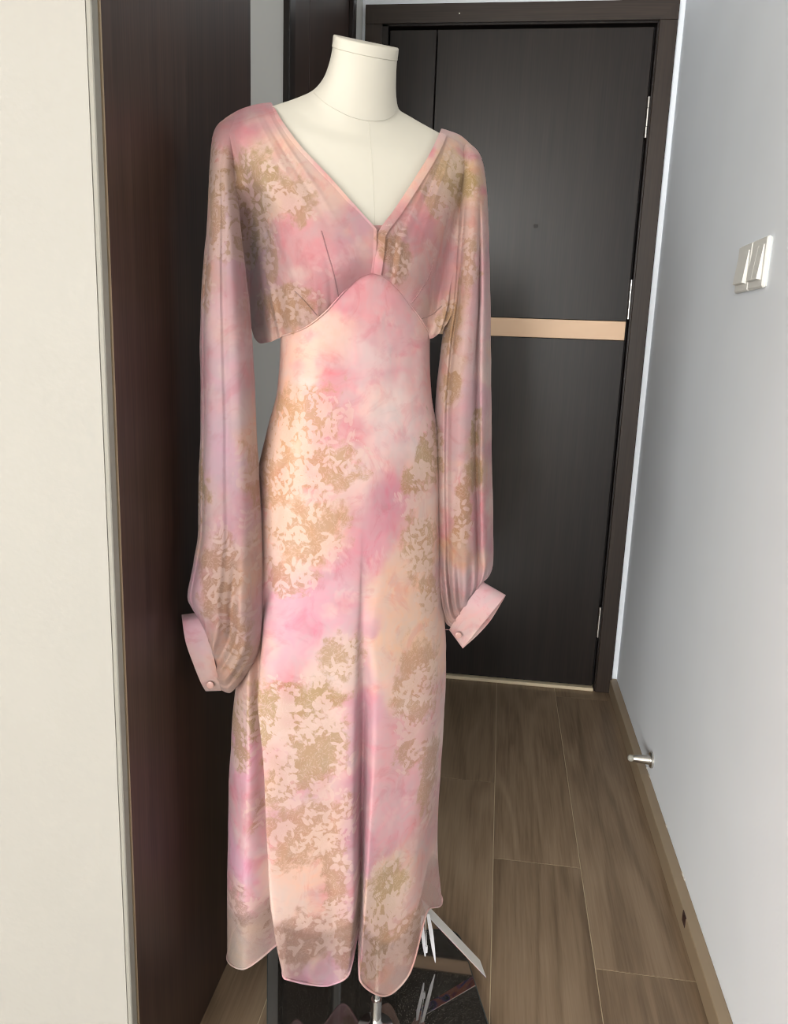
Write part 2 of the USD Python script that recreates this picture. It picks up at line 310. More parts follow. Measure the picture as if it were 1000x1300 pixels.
obj('peephole', lathe([(0, .0012), (.0065, .0008), (.0075, 0), (.0, 0)], (c[0], y+.0045, c[2]), (0, -1, 0)), 'dull_brown', d1, smooth=30)
c = on_y(583, 17, y-.016)
obj('paint_fleck', trimesh.creation.icosphere(1, .0022).apply_translation((c[0], y-.016, c[2])), 'chip', d1)

# left door seen edge-on, set into the left wall
d2 = thing('door_2', kind='structure')
ya, yb = 1.747, 2.462
X = LWX
obj('casing', box(X-.02, X+.014, ya, ya+.045, 0, 2.16, .002), 'dark_veneer', d2)
obj('casing', box(X-.02, X+.014, yb-.045, yb, 0, 2.16, .002), 'dark_veneer', d2)
obj('casing', box(X-.02, X+.013, ya+.045, yb-.045, 2.115, 2.16, .002), 'dark_veneer', d2)
obj('shadow_gap', box(X-.02, X+.0004, ya+.045, yb-.045, .008, 2.116), 'black_gap', d2)
obj('leaf_panel', box(X-.02, X+.001, ya+.047, 1.963, .01, 2.113, .001), 'dark_panel', d2)
obj('leaf_panel', box(X-.02, X+.001, 1.967, yb-.047, .01, 2.113, .001), 'dark_panel', d2)

# double light switch
for n, (ua, ub, lab) in enumerate(((947, 972, 'white light switch with one wide rocker, left of the pair on the right wall'), (967, 993, 'white light switch with two narrow rockers, right of the pair on the right wall'))):
    yc = (1.672, 1.583)[n]; zc = 1.325
    t = thing('light_switch', (RWX, yc, zc), label=lab, category='light switch')
    h = .0445
    obj('plate', box(-.009, 0, -h+.0008, h-.0008, -h, h, .003), 'switch_white', t)
    def rocker(y0, y1):
        z0, z1 = -.031, .031
        v = [(-.006, a, b) for a in (y0, y1) for b in (z0, z1)]+[(-.0105, a, z1) for a in (y0, y1)]+[(-.0165, a, z0+.002) for a in (y0, y1)]
        return trimesh.convex.convex_hull(np.array(v))
    spans = [(-.031, .031)] if n == 0 else [(-.031, -.0006), (.0006, .031)]
    for a, b in spans: obj('rocker', rocker(a, b), 'switch_white', t)

# door stop on the right wall
c = on_x(828, 965, RWX)
t = thing('door_stop', c, label='brushed steel door stop sticking out of the right wall above the baseboard', category='door stop')
obj('rose', lathe([(0, .007), (.0195, .007), (.021, .005), (.021, 0), (0, 0)], (0, 0, 0), (-1, 0, 0)), 'steel', t, smooth=30)
obj('stem', lathe([(0, .0065), (.0125, .0065), (.0125, .012), (.011, .03), (.0085, .046), (.0075, .05), (0, .05)], (0, 0, 0), (-1, 0, 0)), 'steel', t, smooth=30)
obj('bumper', lathe([(0, .049), (.0065, .049), (.009, .053), (.009, .058), (.006, .063), (0, .065)], (0, 0, 0), (-1, 0, 0)), 'rubber', t, smooth=40)

# ================================================================== MANNEQUIN
SH = .44                                    # the figure is turned: its right side is nearer
PXM = .00121
def makima(x, yv):
    return Akima1DInterpolator(np.asarray(x, float), np.asarray(yv, float), axis=0, method='makima')
def ring_uvt(r, phi, shear=SH):
    uL, vL, uR, vR, sag, tc, D, B = r
    c, s = np.cos(phi), np.sin(phi)
    u = (uL+uR)/2+(uR-uL)/2*c; v = (vL+vR)/2+(vR-vL)/2*c+sag*np.maximum(s, 0)
    t = tc+np.where(s > 0, D, B)*np.sign(s)*np.abs(s)**.9-shear*c*(uR-uL)/2*PXM
    return u, v, t
TORSO = [  # uL vL uR vR sag tc D B
    (423.5, 45, 505.5, 62.5, 3, 0, .042, .045), (422, 58.5, 504, 76, 3, 0, .043, .046), (419, 75, 503, 90, 5, 0, .045, .048), (412, 96, 502.5, 112, 12, 0, .048, .05),
    (404, 108, 503.5, 128, 20, 0, .052, .053), (395, 116, 506, 138, 26, 0, .056, .055), (372, 126, 524, 150, 30, 0, .06, .06), (345, 135, 556, 168, 34, 0, .068, .07),
    (316, 148, 583, 183, 38, 0, .074, .078), (296, 168, 597, 202, 40, 0, .082, .085), (306, 210, 586, 232, 34, 0, .092, .09), (334, 262, 574, 275, 22, 0, .1, .09),
    (346, 318, 562, 326, 12, 0, .098, .085), (354, 375, 550, 380, 5, 0, .082, .08), (362, 432, 539, 432, 0, 0, .07, .075), (358, 500, 540, 500, 0, 0, .076, .08), (344, 560, 548, 560, 0, 0, .088, .09), (336, 620, 551, 620, 0, 0, .094, .1), (338, 700, 550, 700, 0, 0, .092, .1), (350, 760, 540, 760, 0, 0, .08, .085)]
phi = np.linspace(0, 2*PI, 145)[:-1]
def dense_rings(rows, n):
    rows = np.array(rows, float); s = np.arange(len(rows)); return PchipInterpolator(s, rows, axis=0)(np.linspace(0, len(rows)-1, n))
mq = thing('mannequin', (0, 0, 0), label='headless cream dress form wearing the dress, on a chrome pole and black glass base', category='mannequin')
rows = dense_rings(TORSO[1:], 190)
uvt = [ring_uvt(r, phi) for r in rows]
TU, TV, TT = (np.array([q[k] for q in uvt]) for k in range(3))
tv = P(TU, TV, TT)
def closed_loft(rings, cap_top=True, cap_bottom=True):
    nr, nc = rings.shape[:2]; v = rings.reshape(-1, 3); f = grid_faces(nr, nc, True)
    ex, k = [], len(v)
    if cap_top: ex.append(rings[0].mean(0)); f = np.vstack([f, [[k, (j+1) % nc, j] for j in range(nc)]]); k += 1
    if cap_bottom: ex.append(rings[-1].mean(0)); f = np.vstack([f, [[k, (nr-1)*nc+j, (nr-1)*nc+(j+1) % nc] for j in range(nc)]])
    m = trimesh.Trimesh(np.vstack([v]+[np.array(ex)] if ex else [v]), f, process=False)
    if m.volume < 0: m.invert()
    return m
obj('torso', closed_loft(tv), 'linen', mq, smooth=50)
cap = dense_rings(TORSO[:2], 6); cr = np.array([P(*ring_uvt(r+np.array([-.6, 0, .6, 0, 0, 0, .0008, .0008]), phi)) for r in cap])
rim = cr[0].mean(0)+(cr[0]-cr[0].mean(0))*.965+np.array([0, 0, .0016])
obj('neck_cap', closed_loft(np.concatenate([rim[None], cr]), True, True), 'linen', mq, smooth=35)
def surf_path(uv, off=.0006):
    it = LinearNDInterpolator(np.c_[TU[:, 3:70].ravel(), TV[:, 3:70].ravel()], TT[:, 3:70].ravel())
    uv = np.array(uv, float); s = np.linspace(0, len(uv)-1, 60); q = makima(np.arange(len(uv)), uv)(s)
    return P(q[:, 0], q[:, 1], it(q)+off)
ring1 = np.array([P(*ring_uvt(np.array(TORSO[1], float)+np.array([-.3, 0, .3, 0, 0, 0, .0004, .0004]), np.linspace(0, 2*PI, 97)))])[0]
obj('cap_seam', tube(ring1, .0006, 6), 'linen_seam', mq, smooth=True)
try:
    sp = [p for p in surf_path([(398, 117), (412, 130), (430, 141), (448, 149), (466, 153), (482, 153.5), (496, 149), (503, 141)], .0004) if np.isfinite(p).all()]
    obj('neck_seam', tube(sp, .0004, 6), 'linen_seam', mq, smooth=True)
    sp = [p for p in surf_path([(468, 155), (471, 190), (474, 240), (476, 300)], .0002) if np.isfinite(p).all()]
    obj('front_seam', tube(sp, .00035, 6), 'linen_seam', mq, smooth=True)
except Exception as e:
    print('seam', e)
pole = on_z(476.5, 1304, .012)
PX, PY = pole[0], pole[1]
obj('pole', cyl((PX, PY, .011), (PX, PY, .74), .0062), 'chrome', mq, smooth=40)
obj('pole_collar', lathe([(0, 0), (.03, 0), (.03, .003), (.012, .007), (.0092, .014), (.0092, .058), (.0, .059)], (PX, PY, .0115), (0, 0, 1)), 'chrome', mq, smooth=30)
ang = math.radians(16.5); ax = np.array([math.cos(ang), math.sin(ang)]); ay = np.array([-math.sin(ang), math.cos(ang)])
from shapely.geometry import box as sbox
from shapely import affinity
sq = sbox(-.155, -.215, .155, .155).buffer(.035, quad_segs=12)
bc = on_z(477.5, 1290, .012)
sq = affinity.translate(affinity.rotate(sq, 16.5, origin=(0, 0)), bc[0], bc[1]+.005)
g = trimesh.creation.extrude_polygon(sq.buffer(-.002), .001, engine='earcut'); g.apply_translation((0, 0, .011))
obj('base_plate', g, 'black_glass', mq)
g = trimesh.creation.extrude_polygon(sq, .0105, engine='earcut'); g.apply_translation((0, 0, .0006))
obj('base_edge', g, 'glass_edge', mq, label='polished edge of the glass base')

# ================================================================== THE PRINT (laid out on the cloth's own flat plane, in metres across and up)
def pat(p):
    """flat print coordinates of a point of the cloth: across and up the dress, in a scale of 1.2 mm steps"""
    p = np.asarray(p); x = (p-O) @ ER; z = p[..., 2]
    return pix(W(x, z, np.full(x.shape, .06)))
TONES = [  # across, down, radius across, radius down, colour
 (330,165,35,22,(200,118,130)),(290,185,22,30,(216,150,150)),(375,190,30,40,(226,188,165)),(420,260,25,30,(226,184,165)),(315,310,25,35,(205,165,178)),(335,370,18,30,(198,145,152)),(400,300,30,30,(212,145,148)),(420,350,30,25,(206,135,142)),(455,310,20,35,(200,142,152)),(365,395,28,20,(196,150,125)),
 (540,295,35,35,(200,118,128)),(560,350,25,30,(210,140,142)),(520,345,20,25,(220,160,150)),(525,235,18,35,(222,180,155)),(585,215,25,35,(210,175,130)),(500,320,14,35,(190,145,120)),(555,250,20,20,(214,150,148)),(540,395,20,15,(214,170,150)),
 (487,385,40,30,(222,155,158)),(520,440,30,40,(228,165,168)),(400,440,35,30,(232,185,160)),(430,520,25,35,(218,140,145)),(470,470,30,30,(228,176,178)),(515,540,30,30,(234,196,190)),(355,550,30,60,(236,184,150)),(495,640,40,25,(200,112,132)),(440,600,25,25,(232,190,180)),(380,650,40,40,(234,188,160)),(465,690,25,30,(214,138,152)),(390,760,50,45,(222,160,175)),(510,740,30,40,(232,185,155)),(430,830,30,30,(228,195,180)),(462,900,22,50,(208,140,158)),(520,830,30,50,(230,186,152)),(400,910,40,40,(226,188,178)),(505,950,25,40,(224,158,160)),(310,960,25,40,(220,160,178)),(385,1070,40,40,(234,190,166)),(345,1000,25,40,(216,155,158)),(500,1025,28,40,(224,165,170)),(310,1075,25,40,(216,160,182)),(318,1180,30,35,(206,186,166)),(360,1090,20,30,(234,206,190)),(400,1145,50,25,(192,152,140)),(400,1210,45,25,(214,166,182)),(490,1110,25,30,(222,190,160)),(500,1210,35,40,(208,160,142)),(540,1080,20,50,(210,155,145)),(455,1080,15,70,(190,132,148)),(540,640,25,40,(232,190,165)),(540,480,20,40,(228,170,165)),(463,890,11,50,(186,122,136)),(460,1000,11,70,(188,126,142)),(457,1120,11,60,(182,122,140)),(426,470,9,26,(212,122,132)),(440,528,16,12,(216,126,134)),(415,585,14,10,(220,136,140)),(505,520,14,26,(240,214,204)),(478,455,18,22,(240,206,198)),(535,545,10,14,(226,160,160)),
 (285,250,20,50,(216,172,152)),(280,330,20,40,(206,160,140)),(290,420,25,40,(222,178,182)),(270,480,20,40,(204,138,148)),(305,500,25,40,(218,180,190)),(270,560,20,30,(220,178,176)),(305,560,22,40,(212,170,186)),(285,640,20,30,(220,180,172)),(310,640,22,40,(206,150,166)),(305,720,25,45,(196,152,130)),(270,740,22,50,(210,162,176)),(312,810,22,40,(202,158,132)),(265,830,20,40,(214,180,172)),
 (600,280,15,40,(214,166,146)),(610,360,15,50,(220,165,168)),(585,400,18,50,(200,158,124)),(610,440,15,40,(224,185,182)),(570,480,15,40,(208,168,142)),(610,520,15,40,(216,165,172)),(580,570,18,40,(208,160,160)),(612,600,12,40,(204,162,130)),(590,650,20,40,(214,166,162)),(612,680,14,40,(214,140,148)),(585,720,18,40,(198,152,116)),(580,780,14,22,(196,148,136)),(610,770,30,25,(222,178,180))]
FIELDS = [  # tan and olive fields: across, down, radii, colour
 (338,245,46,46,(172,146,84)),(322,300,18,40,(176,148,90)),(385,262,24,28,(186,146,104)),(300,275,16,70,(186,146,108)),(368,390,42,26,(180,138,96)),(350,330,14,40,(186,148,110)),(586,212,30,34,(176,148,86)),(500,325,17,36,(166,124,86)),(560,240,22,40,(190,152,108)),(578,420,18,46,(176,136,86)),(600,330,14,60,(192,152,112)),(575,500,15,34,(182,144,98)),(612,555,10,30,(170,144,80)),(592,665,16,60,(184,142,92)),(606,620,14,34,(172,140,84)),
 (395,520,52,44,(196,152,100)),(356,590,34,62,(198,150,104)),(418,585,50,34,(190,146,94)),(385,660,54,44,(190,146,100)),(372,715,32,24,(186,144,102)),(545,580,22,50,(168,138,76)),(522,620,24,26,(182,142,84)),(528,700,26,44,(186,146,96)),(545,760,16,40,(188,148,100)),(530,880,32,70,(192,148,106)),(438,815,30,28,(186,150,104)),(385,865,62,34,(172,144,80)),(405,925,44,46,(180,146,90)),(340,895,24,40,(170,144,80)),(312,915,16,46,(176,146,86)),(360,960,20,40,(188,148,108)),(395,1015,60,44,(190,146,108)),(430,1080,20,80,(186,144,108)),(390,1140,66,34,(178,138,116)),(440,1160,18,44,(176,138,112)),(312,1125,28,24,(180,142,124)),(488,1130,30,50,(176,144,86)),(478,1180,26,44,(176,138,92)),(520,1200,22,34,(184,142,110)),(545,1010,16,70,(190,148,108)),(520,960,24,30,(190,148,106)),
 (268,610,16,54,(168,140,78)),(300,700,24,60,(180,138,104)),(318,780,14,60,(184,142,106)),(275,230,16,40,(188,148,108)),(280,370,14,40,(194,154,118))]
_r = np.random.default_rng(11)
PETALS = []       # across, down, half length, half width, angle
def flower(cx, cy, size, n, a0):
    for k in range(n):
        a = a0+2*PI*k/n+_r.normal(0, .12); L = size*_r.uniform(.75, 1.1)
        PETALS.append((cx+L*.62*math.cos(a), cy+L*.62*math.sin(a), L*.42, L*_r.uniform(.19, .27), a))
def sprig(cx, cy, L, a):
    bend = _r.uniform(-1.4, 1.4); n = int(L/4.2)
    x, yy = cx, cy
    for k in range(n):
        a += bend/n; x += 4.2*math.cos(a); yy += 4.2*math.sin(a)
        PETALS.append((x, yy, 2.9, .8, a))
        if k % 2 == 0:
            for s in (-1, 1):
                b = a+s*_r.uniform(.6, 1.1); l = _r.uniform(4.5, 8)*(1-.4*k/n)
                PETALS.append((x+l*math.cos(b), yy+l*math.sin(b), l, l*.36, b))
for (cx, cy, ru, rv, col) in FIELDS:
    n = max(3, int(ru*rv/105))
    for _ in range(n):
        a, r = _r.uniform(0, 2*PI), math.sqrt(_r.uniform(0, 1))
        x, yy = cx+1.1*ru*r*math.cos(a), cy+1.1*rv*r*math.sin(a)
        if _r.uniform() < .5: flower(x, yy, _r.uniform(8, 15), int(_r.integers(5, 8)), _r.uniform(0, 6))
        else: sprig(x, yy, _r.uniform(16, 34), _r.uniform(0, 2*PI))
PETALS = np.array(PETALS)
_keep, PETALS = PETALS, []
for _ in range(230):
    x, yy = _r.uniform(240, 640), _r.uniform(130, 1270)
    if _r.uniform() < .6: flower(x, yy, _r.uniform(9, 20), int(_r.integers(5, 8)), _r.uniform(0, 6))
    else: sprig(x, yy, _r.uniform(20, 44), _r.uniform(0, 2*PI))
GHOST, PETALS = np.array(PETALS), _keep
DABS = [(_r.uniform(240, 640), _r.uniform(130, 1270), _r.uniform(5, 17), _r.uniform(5, 17), [(206, 118, 130), (238, 208, 194), (214, 138, 146), (236, 190, 158), (200, 138, 150)][int(_r.integers(0, 5))]) for _ in range(260)]
def print_on(prim, v, dye=1.0):
    U, V = pat(v)
    front = (v-O) @ EF
    q = np.c_[U, V, np.zeros(len(U))]
    nz = lambda s, sd: meshkit.fbm(np.c_[U/s, V/s, np.full(len(U), .37*sd)], 4, sd)-.5
    U2, V2 = U+nz(34, 1)*46+nz(9, 5)*9, V+nz(34, 2)*46+nz(9, 6)*9
    acc = np.zeros((len(U), 3)); ws = np.full(len(U), 1e-6)
    for cx, cy, ru, rv, col in TONES:
        d = ((U2-cx)/ru)**2+((V2-cy)/rv)**2; w = np.exp(-d*1.3)
        acc += w[:, None]*np.array(lin(*col)); ws += w
    for cx, cy, ru, rv, col in DABS:
        w = .42*np.exp(-(((U2-cx)/ru)**2+((V2-cy)/rv)**2)*1.2)
        acc += w[:, None]*np.array(lin(*col)); ws += w
    base = np.array(lin(222, 176, 168)); ws2 = ws+.03
    tone = (acc+.03*base)/ws2[:, None]
    tone = tone*.8+.2*np.array(lin(238, 208, 202))
    g = np.zeros(len(U)); ga = np.zeros((len(U), 3)); gw = np.full(len(U), 1e-6)
    for cx, cy, ru, rv, col in FIELDS:
        d = np.sqrt(((U2-cx)/ru)**2+((V2-cy)/rv)**2); w = np.clip(1.3-d, 0, 1)**.8
        g = np.maximum(g, w); e = np.exp(-d*d*1.2); ga += e[:, None]*np.array(lin(*col)); gw += e
    gcol = (ga+1e-6*np.array(lin(186, 146, 100)))/gw[:, None]
    tree = cKDTree(np.c_[U, V])
    def stand(shapes):
        pe = np.full(len(U), -1.0)
        near = tree.query_ball_point(shapes[:, :2], shapes[:, 2]+2.5)
        for (cx, cy, a, b, th), idx in zip(shapes, near):
            if not idx: continue
            idx = np.array(idx); dx, dy = U[idx]-cx, V[idx]-cy
            c_, s_ = math.cos(th), math.sin(th); x, yy = dx*c_+dy*s_, -dx*s_+dy*c_
            pe[idx] = np.maximum(pe[idx], (1-np.sqrt((x/a)**2+(yy/b)**2))*min(1, b/2.0))
        return pe
    pe = stand(PETALS)
    gh = np.clip(stand(GHOST)*5+.3, 0, 1)[:, None]*np.clip(.25+1.5*nz(60, 9), 0, .55)[:, None]
    tone = tone*(1-gh)+gh*(tone*.4+.6*np.array(lin(238, 204, 194)))
    g = g*np.clip(.98+1.0*nz(20, 12), .45, 1.2)
    pale = tone*.5+.5*np.array(lin(234, 203, 186))
    pe = np.where(g > .12, pe, -1)
    tone, gcol, pale = dye*tone*np.array([.75, .77, .81]), dye*gcol*np.array([.7, .71, .76]), dye*pale*np.array([.74, .76, .8])
    primvar(prim, 'tone', tone); primvar(prim, 'ground_color', gcol); primvar(prim, 'ground', g); primvar(prim, 'petal', pe); primvar(prim, 'petal_color', pale)
def printed(name, v, f, m, parent, dye=1.0, **data):
    p = obj(name, (v, f), m, parent, smooth=True, **data); print_on(p, np.asarray(v), dye); return p
def crease(v, f, amp, scale, seed=0, stretch=(1, 1, 1)):
    """soft cloth unevenness along the normals"""
    m = trimesh.Trimesh(v, f, process=False); n = np.array(m.vertex_normals)
    d = meshkit.fbm(v*np.array(stretch)*scale, 3, seed)-.5
    return v+n*(d*amp)[:, None]

# ================================================================== THE DRESS
dr = thing('dress', (0, 0, 0), label='long pink and tan floral print maxi dress with sheer balloon sleeves, on the dress form', category='dress')
# ---- skirt: columns run round the figure (front, left to right, then the back), rows run down
VR = [330, 430, 500, 560, 620, 700, 800, 880, 960, 1060, 1150, 1250]
UC = np.array([
 [342, 351, 363, 378, 400, 425, 448, 466, 486, 508, 530, 548, 560],
 [356, 364, 374, 385, 402, 425, 447, 465, 484, 503, 522, 537, 545],
 [352, 360, 371, 382, 400, 424, 447, 466, 486, 505, 524, 539, 546.5],
 [338.5, 348, 361, 375, 396, 423, 448, 468, 489, 510, 530, 546, 555],
 [328, 338, 352, 368, 392, 422, 449, 469, 491, 514, 536, 551, 558],
 [328, 337, 349, 364, 390, 421, 453, 463, 485, 514, 537, 553, 559.5],
 [313, 322, 332, 335, 370, 415, 451, 459, 474, 510, 540, 555, 561],
 [300, 313, 330, 328, 365, 412, 449, 460, 479, 512, 543, 560, 566],
 [293.5, 313, 338, 335, 372, 415, 447.5, 460, 477, 512, 543, 559, 564.5],
 [290.5, 311, 345, 340.5, 378, 415, 447, 459, 471, 505, 538, 553, 559],
 [288.5, 309, 354, 348.5, 385, 418, 448, 458, 465, 497, 530, 547, 556],
 [288, 308, 364, 371, 394, 420, 441, 453, 457, 488, 521, 541, 560]])
FD = np.array([.122, .1, .096, .1, .106, .108, .112, .116, .12, .122, .124, .126])
BD = np.array([.085, .08, .09, .1, .11, .11, .115, .12, .125, .13, .13, .13])
FOLD = np.zeros(UC.shape)
g7 = [0, 0, 0, 0, 0, -.001, -.007, -.02, -.032, -.038, -.042, -.044]
g2 = [0, 0, 0, 0, 0, 0, -.014, -.034, -.044, -.05, -.056, -.06]
FOLD[:, 7] = g7; FOLD[:, 2] = g2; FOLD[:, 1] = np.array(g2)*.15; FOLD[:, 6] = np.array(g7)*-.08; FOLD[:, 8] = np.array(g7)*-.12; FOLD[:, 3] = np.array(g2)*-.3
FOLD[:, 11] = np.array(g7)*.25; FOLD[:, 5] = np.array(g7)*.12; FOLD[:, 10] = np.array(g7)*-.1
NB = 11
nrow = len(VR); ncf = UC.shape[1]; ncol = ncf+NB
ZR = np.zeros(nrow); GX_ = np.zeros((nrow, ncol)); GT = np.zeros((nrow, ncol))
for i, v in enumerate(VR):
    u = UC[i]; uc, hw = (u[0]+u[-1])/2, (u[-1]-u[0])/2
    s = (u-uc)/hw
    ZR[i] = P(uc, v, FD[i])[2]
    t = FD[i]*np.sqrt(np.clip(1-np.abs(s)**2.3, 0, 1))-SH*s*hw*PXM+FOLD[i]
    GX_[i, :ncf] = xat(u, ZR[i], t); GT[i, :ncf] = t
    xL, xR = GX_[i, 0], GX_[i, ncf-1]; a = np.linspace(0, PI, NB+2)[1:-1]
    xc, hx = (xL+xR)/2, (xR-xL)/2
    rip = (0, 1)[v > 800]*.016*(v-800)/450*np.cos(np.arange(NB)*PI)
    GX_[i, ncf:] = xc+hx*np.cos(a); GT[i, ncf:] = (t[-1]+(t[0]-t[-1])*np.linspace(0, 1, NB+2)[1:-1])-BD[i]*np.sin(a)+rip
order = np.argsort(ZR); fx = PchipInterpolator(ZR[order], GX_[order], axis=0); ft = PchipInterpolator(ZR[order], GT[order], axis=0)
NC, NR = 430, 330
cpar = np.linspace(0, ncol, NC, endpoint=False)
def around(vals, c):
    """smooth closed curve through control columns"""
    n = vals.shape[-1]; k = np.arange(-4, n+5)
    return Akima1DInterpolator(k, np.take(vals, k % n, axis=-1), axis=-1, method='makima')(c)
SEAM = np.array([(352, 428), (357, 427), (385, 417), (411, 398), (440, 367), (458, 351), (472, 346), (484, 349), (495, 356), (520, 385), (541, 417), (545, 429), (552, 432)], float)
seam_v = PchipInterpolator(SEAM[:, 0], SEAM[:, 1])
HEMV = [1214, 1231, 1193, 1243, 1250, 1250, 1239, 1181, 1244, 1265, 1237, 1161, 1147]
ztop_c, zhem_c = np.zeros(ncol), np.zeros(ncol)
for k in range(ncf):
    i = 1; u, t = UC[1, k], GT[1, k]
    ztop_c[k] = P(u, seam_v(np.clip(u, 352, 552)), t)[2]
    zhem_c[k] = P(UC[-1, k], HEMV[k], GT[-1, k])[2]
ztop_c[ncf:] = np.linspace(ztop_c[ncf-1], ztop_c[0], NB+2)[1:-1]+.02*np.sin(np.linspace(0, PI, NB+2)[1:-1])
zhem_c[ncf:] = np.linspace(zhem_c[ncf-1], zhem_c[0], NB+2)[1:-1]*.6+.4*.2+.012*np.cos(np.arange(NB)*PI)
ztop, zhem = around(ztop_c, cpar), around(zhem_c, cpar)
# iterate the pointed seam exactly: find z where the front surface is seen on the seam line
s = np.linspace(0, 1, NR)[:, None]**1.0
Z = ztop[None, :]*(1-s)+zhem[None, :]*s
def skirt_xt(Zm):
    X_, T_ = np.zeros(Zm.shape), np.zeros(Zm.shape)
    zs = np.linspace(min(Zm.min(), ZR.min()), max(Zm.max(), ZR.max()), 420)
    XX = around(fx(np.clip(zs, ZR.min(), ZR.max())), cpar); TT_ = around(ft(np.clip(zs, ZR.min(), ZR.max())), cpar)
    for j in range(Zm.shape[1]):
        X_[:, j] = np.interp(Zm[:, j], zs, XX[:, j]); T_[:, j] = np.interp(Zm[:, j], zs, TT_[:, j])
    return X_, T_
front_col = (cpar <= ncf-1)
for it in range(6):
    X_, T_ = skirt_xt(Z[:1])
    u, v = pix(W(X_[0], Z[0], T_[0]))
    want = P(u, seam_v(np.clip(u, 352, 552)), T_[0])[:, 2]
    Z[0] = np.where(front_col, want, Z[0])
    ztop = Z[0].copy()
Z = ztop[None, :]*(1-s)+zhem[None, :]*s
X_, T_ = skirt_xt(Z)
sv = W(X_, Z, T_).reshape(-1, 3); sf = grid_faces(NR, NC, True)
sv = crease(sv, sf, .006, 9, 3, (1, 1, .35)); sv = crease(sv, sf, .0022, 34, 8, (1, 1, .5))
m_ = trimesh.Trimesh(sv, sf, process=False)
skp = printed('skirt', sv, sf, 'satin_print', dr)
primvar(skp, 'unlined', (.3*np.clip((.105-(Z-zhem[None, :]))/.012, 0, 1)).ravel())     # the lining stops above the hem
SK = sv.reshape(NR, NC, 3)
hem = np.vstack([SK[-1], SK[-1][:1]])+np.array([0, 0, .001])
hv = tube(hem, .0019, 8)
printed('hem', np.array(hv.vertices), np.array(hv.faces), 'binding_print', dr)
fc = np.where(front_col)[0]
sm = SK[0, fc]+EF*.0012
sv_ = tube(sm[3:-3], .0011, 8)
printed('waist_seam', np.array(sv_.vertices), np.array(sv_.faces), 'binding_print', dr)

# ---- bodice: depth of the cloth over the form as a smooth field
gu, gv = np.arange(240, 660, 3.), np.arange(100, 470, 3.)
fr = TT.shape[1]//2
pts = np.c_[TU[:, :fr+1].ravel(), TV[:, :fr+1].ravel()]; ok = pts[:, 1] < 520
A, B_ = np.meshgrid(gu, gv, indexing='ij')
L1 = LinearNDInterpolator(pts[ok], TT[:, :fr+1].ravel()[ok])(A, B_); N1 = NearestNDInterpolator(pts[ok], TT[:, :fr+1].ravel()[ok])(A, B_)
fld = np.where(np.isfinite(L1), L1, N1)
fld = gaussian_filter(fld, 1.6)
fld += .022*np.exp(-((A-412)/42)**2-((B_-325)/42)**2)+.02*np.exp(-((A-527)/36)**2-((B_-335)/42)**2)
DF = RegularGridInterpolator((gu, gv), fld, bounds_error=False, fill_value=None)
def depth(u, v): return DF(np.stack([u, v], -1))
def curve(pts, n):
    pts = np.array(pts, float); d = np.r_[0, np.cumsum(np.linalg.norm(np.diff(pts, axis=0), axis=1))]
    return PchipInterpolator(d, pts, axis=0)(np.linspace(0, d[-1], n))
def coons(top, bottom, left, right):
    n, m = len(left), len(top)
    a = np.linspace(0, 1, m)[None, :, None]; b = np.linspace(0, 1, n)[:, None, None]
    T, Bm, Lf, Rt = top[None], bottom[None], left[:, None], right[:, None]
    return (1-b)*T+b*Bm+(1-a)*Lf+a*Rt-((1-a)*(1-b)*top[0]+a*(1-b)*top[-1]+(1-a)*b*bottom[0]+a*b*bottom[-1])
def panel(top, bottom, left, right, nm, nn, tfun, name, **data):
    G = coons(curve(top, nm), curve(bottom, nm), curve(left, nn), curve(right, nn))
    a = np.linspace(0, 1, nm)[None, :]*np.ones((nn, 1)); b = np.linspace(0, 1, nn)[:, None]*np.ones((1, nm))
    t = tfun(G[..., 0], G[..., 1], a, b)
    v = P(G[..., 0], G[..., 1], t)
    f = grid_faces(nn, nm)
    return v, f, G, t
seamL = [(322, 428), (330, 436), (343, 434), (357, 428), (385, 418), (411, 399), (440, 368), (458, 352), (473, 347)]
def tl(u, v, a, b):
    t = depth(u, v)+.013+.012*np.exp(-((b-.9)/.12)**2)*(a > .2)
    t += -.03*np.clip((345-u)/26, 0, 1)**1.2*np.clip((v-235)/90, 0, 1)*1.6
    t -= .05*np.clip(1-b/.07, 0, 1)**1.5*(1-a*.3)          # roll over the shoulder
    for c0, w, amp in ((.9, .02, .0016), (.83, .025, -.0018), (.74, .03, .0014)):   # pleats fanning from the shoulder
        t += amp*np.exp(-((a-c0+.12*b)/w)**2)*np.clip(1.2-2.4*np.abs(b-.3), 0, 1)
    for c0, amp in ((.34, -.004), (.5, .003), (.62, -.003)):        # gathers rising from the waist seam
        t += amp*np.exp(-((a-c0)/.025)**2)*np.clip((b-.62)/.3, 0, 1)
    return t
v, f, G, t = panel([(268, 176), (276, 159), (293, 144), (314, 134), (330, 131), (344, 130)], seamL, [(268, 176), (285, 230), (297, 300), (310, 380), (322, 428)],
                   [(344, 130), (356, 150), (377, 180), (411, 217), (440, 249), (465, 277), (478, 295), (477, 320), (473, 347)], 110, 130, tl, 'bodice_left')
v = crease(v.reshape(-1, 3), f, .005, 22, 4, (1, 1, .6))
printed('bodice_front', v, f, 'chiffon_print', dr, .92)
def dart(G, v, shape, pts):
    it = LinearNDInterpolator(G.reshape(-1, 2), v)
    q = curve(pts, 40); p = it(q); p = p[np.isfinite(p).all(1)]
    if len(p) > 4:
        w = tube(p+EF*.0004, .0008, 6); printed('dart', np.array(w.vertices), np.array(w.faces), 'binding_print', dr, .55)
for q in ([(408, 293), (416, 322), (424, 350), (429, 376)], [(374, 370), (388, 384), (402, 400)]): dart(G, v, None, q)
nl = v.reshape(130, 110, 3)[:, -1]
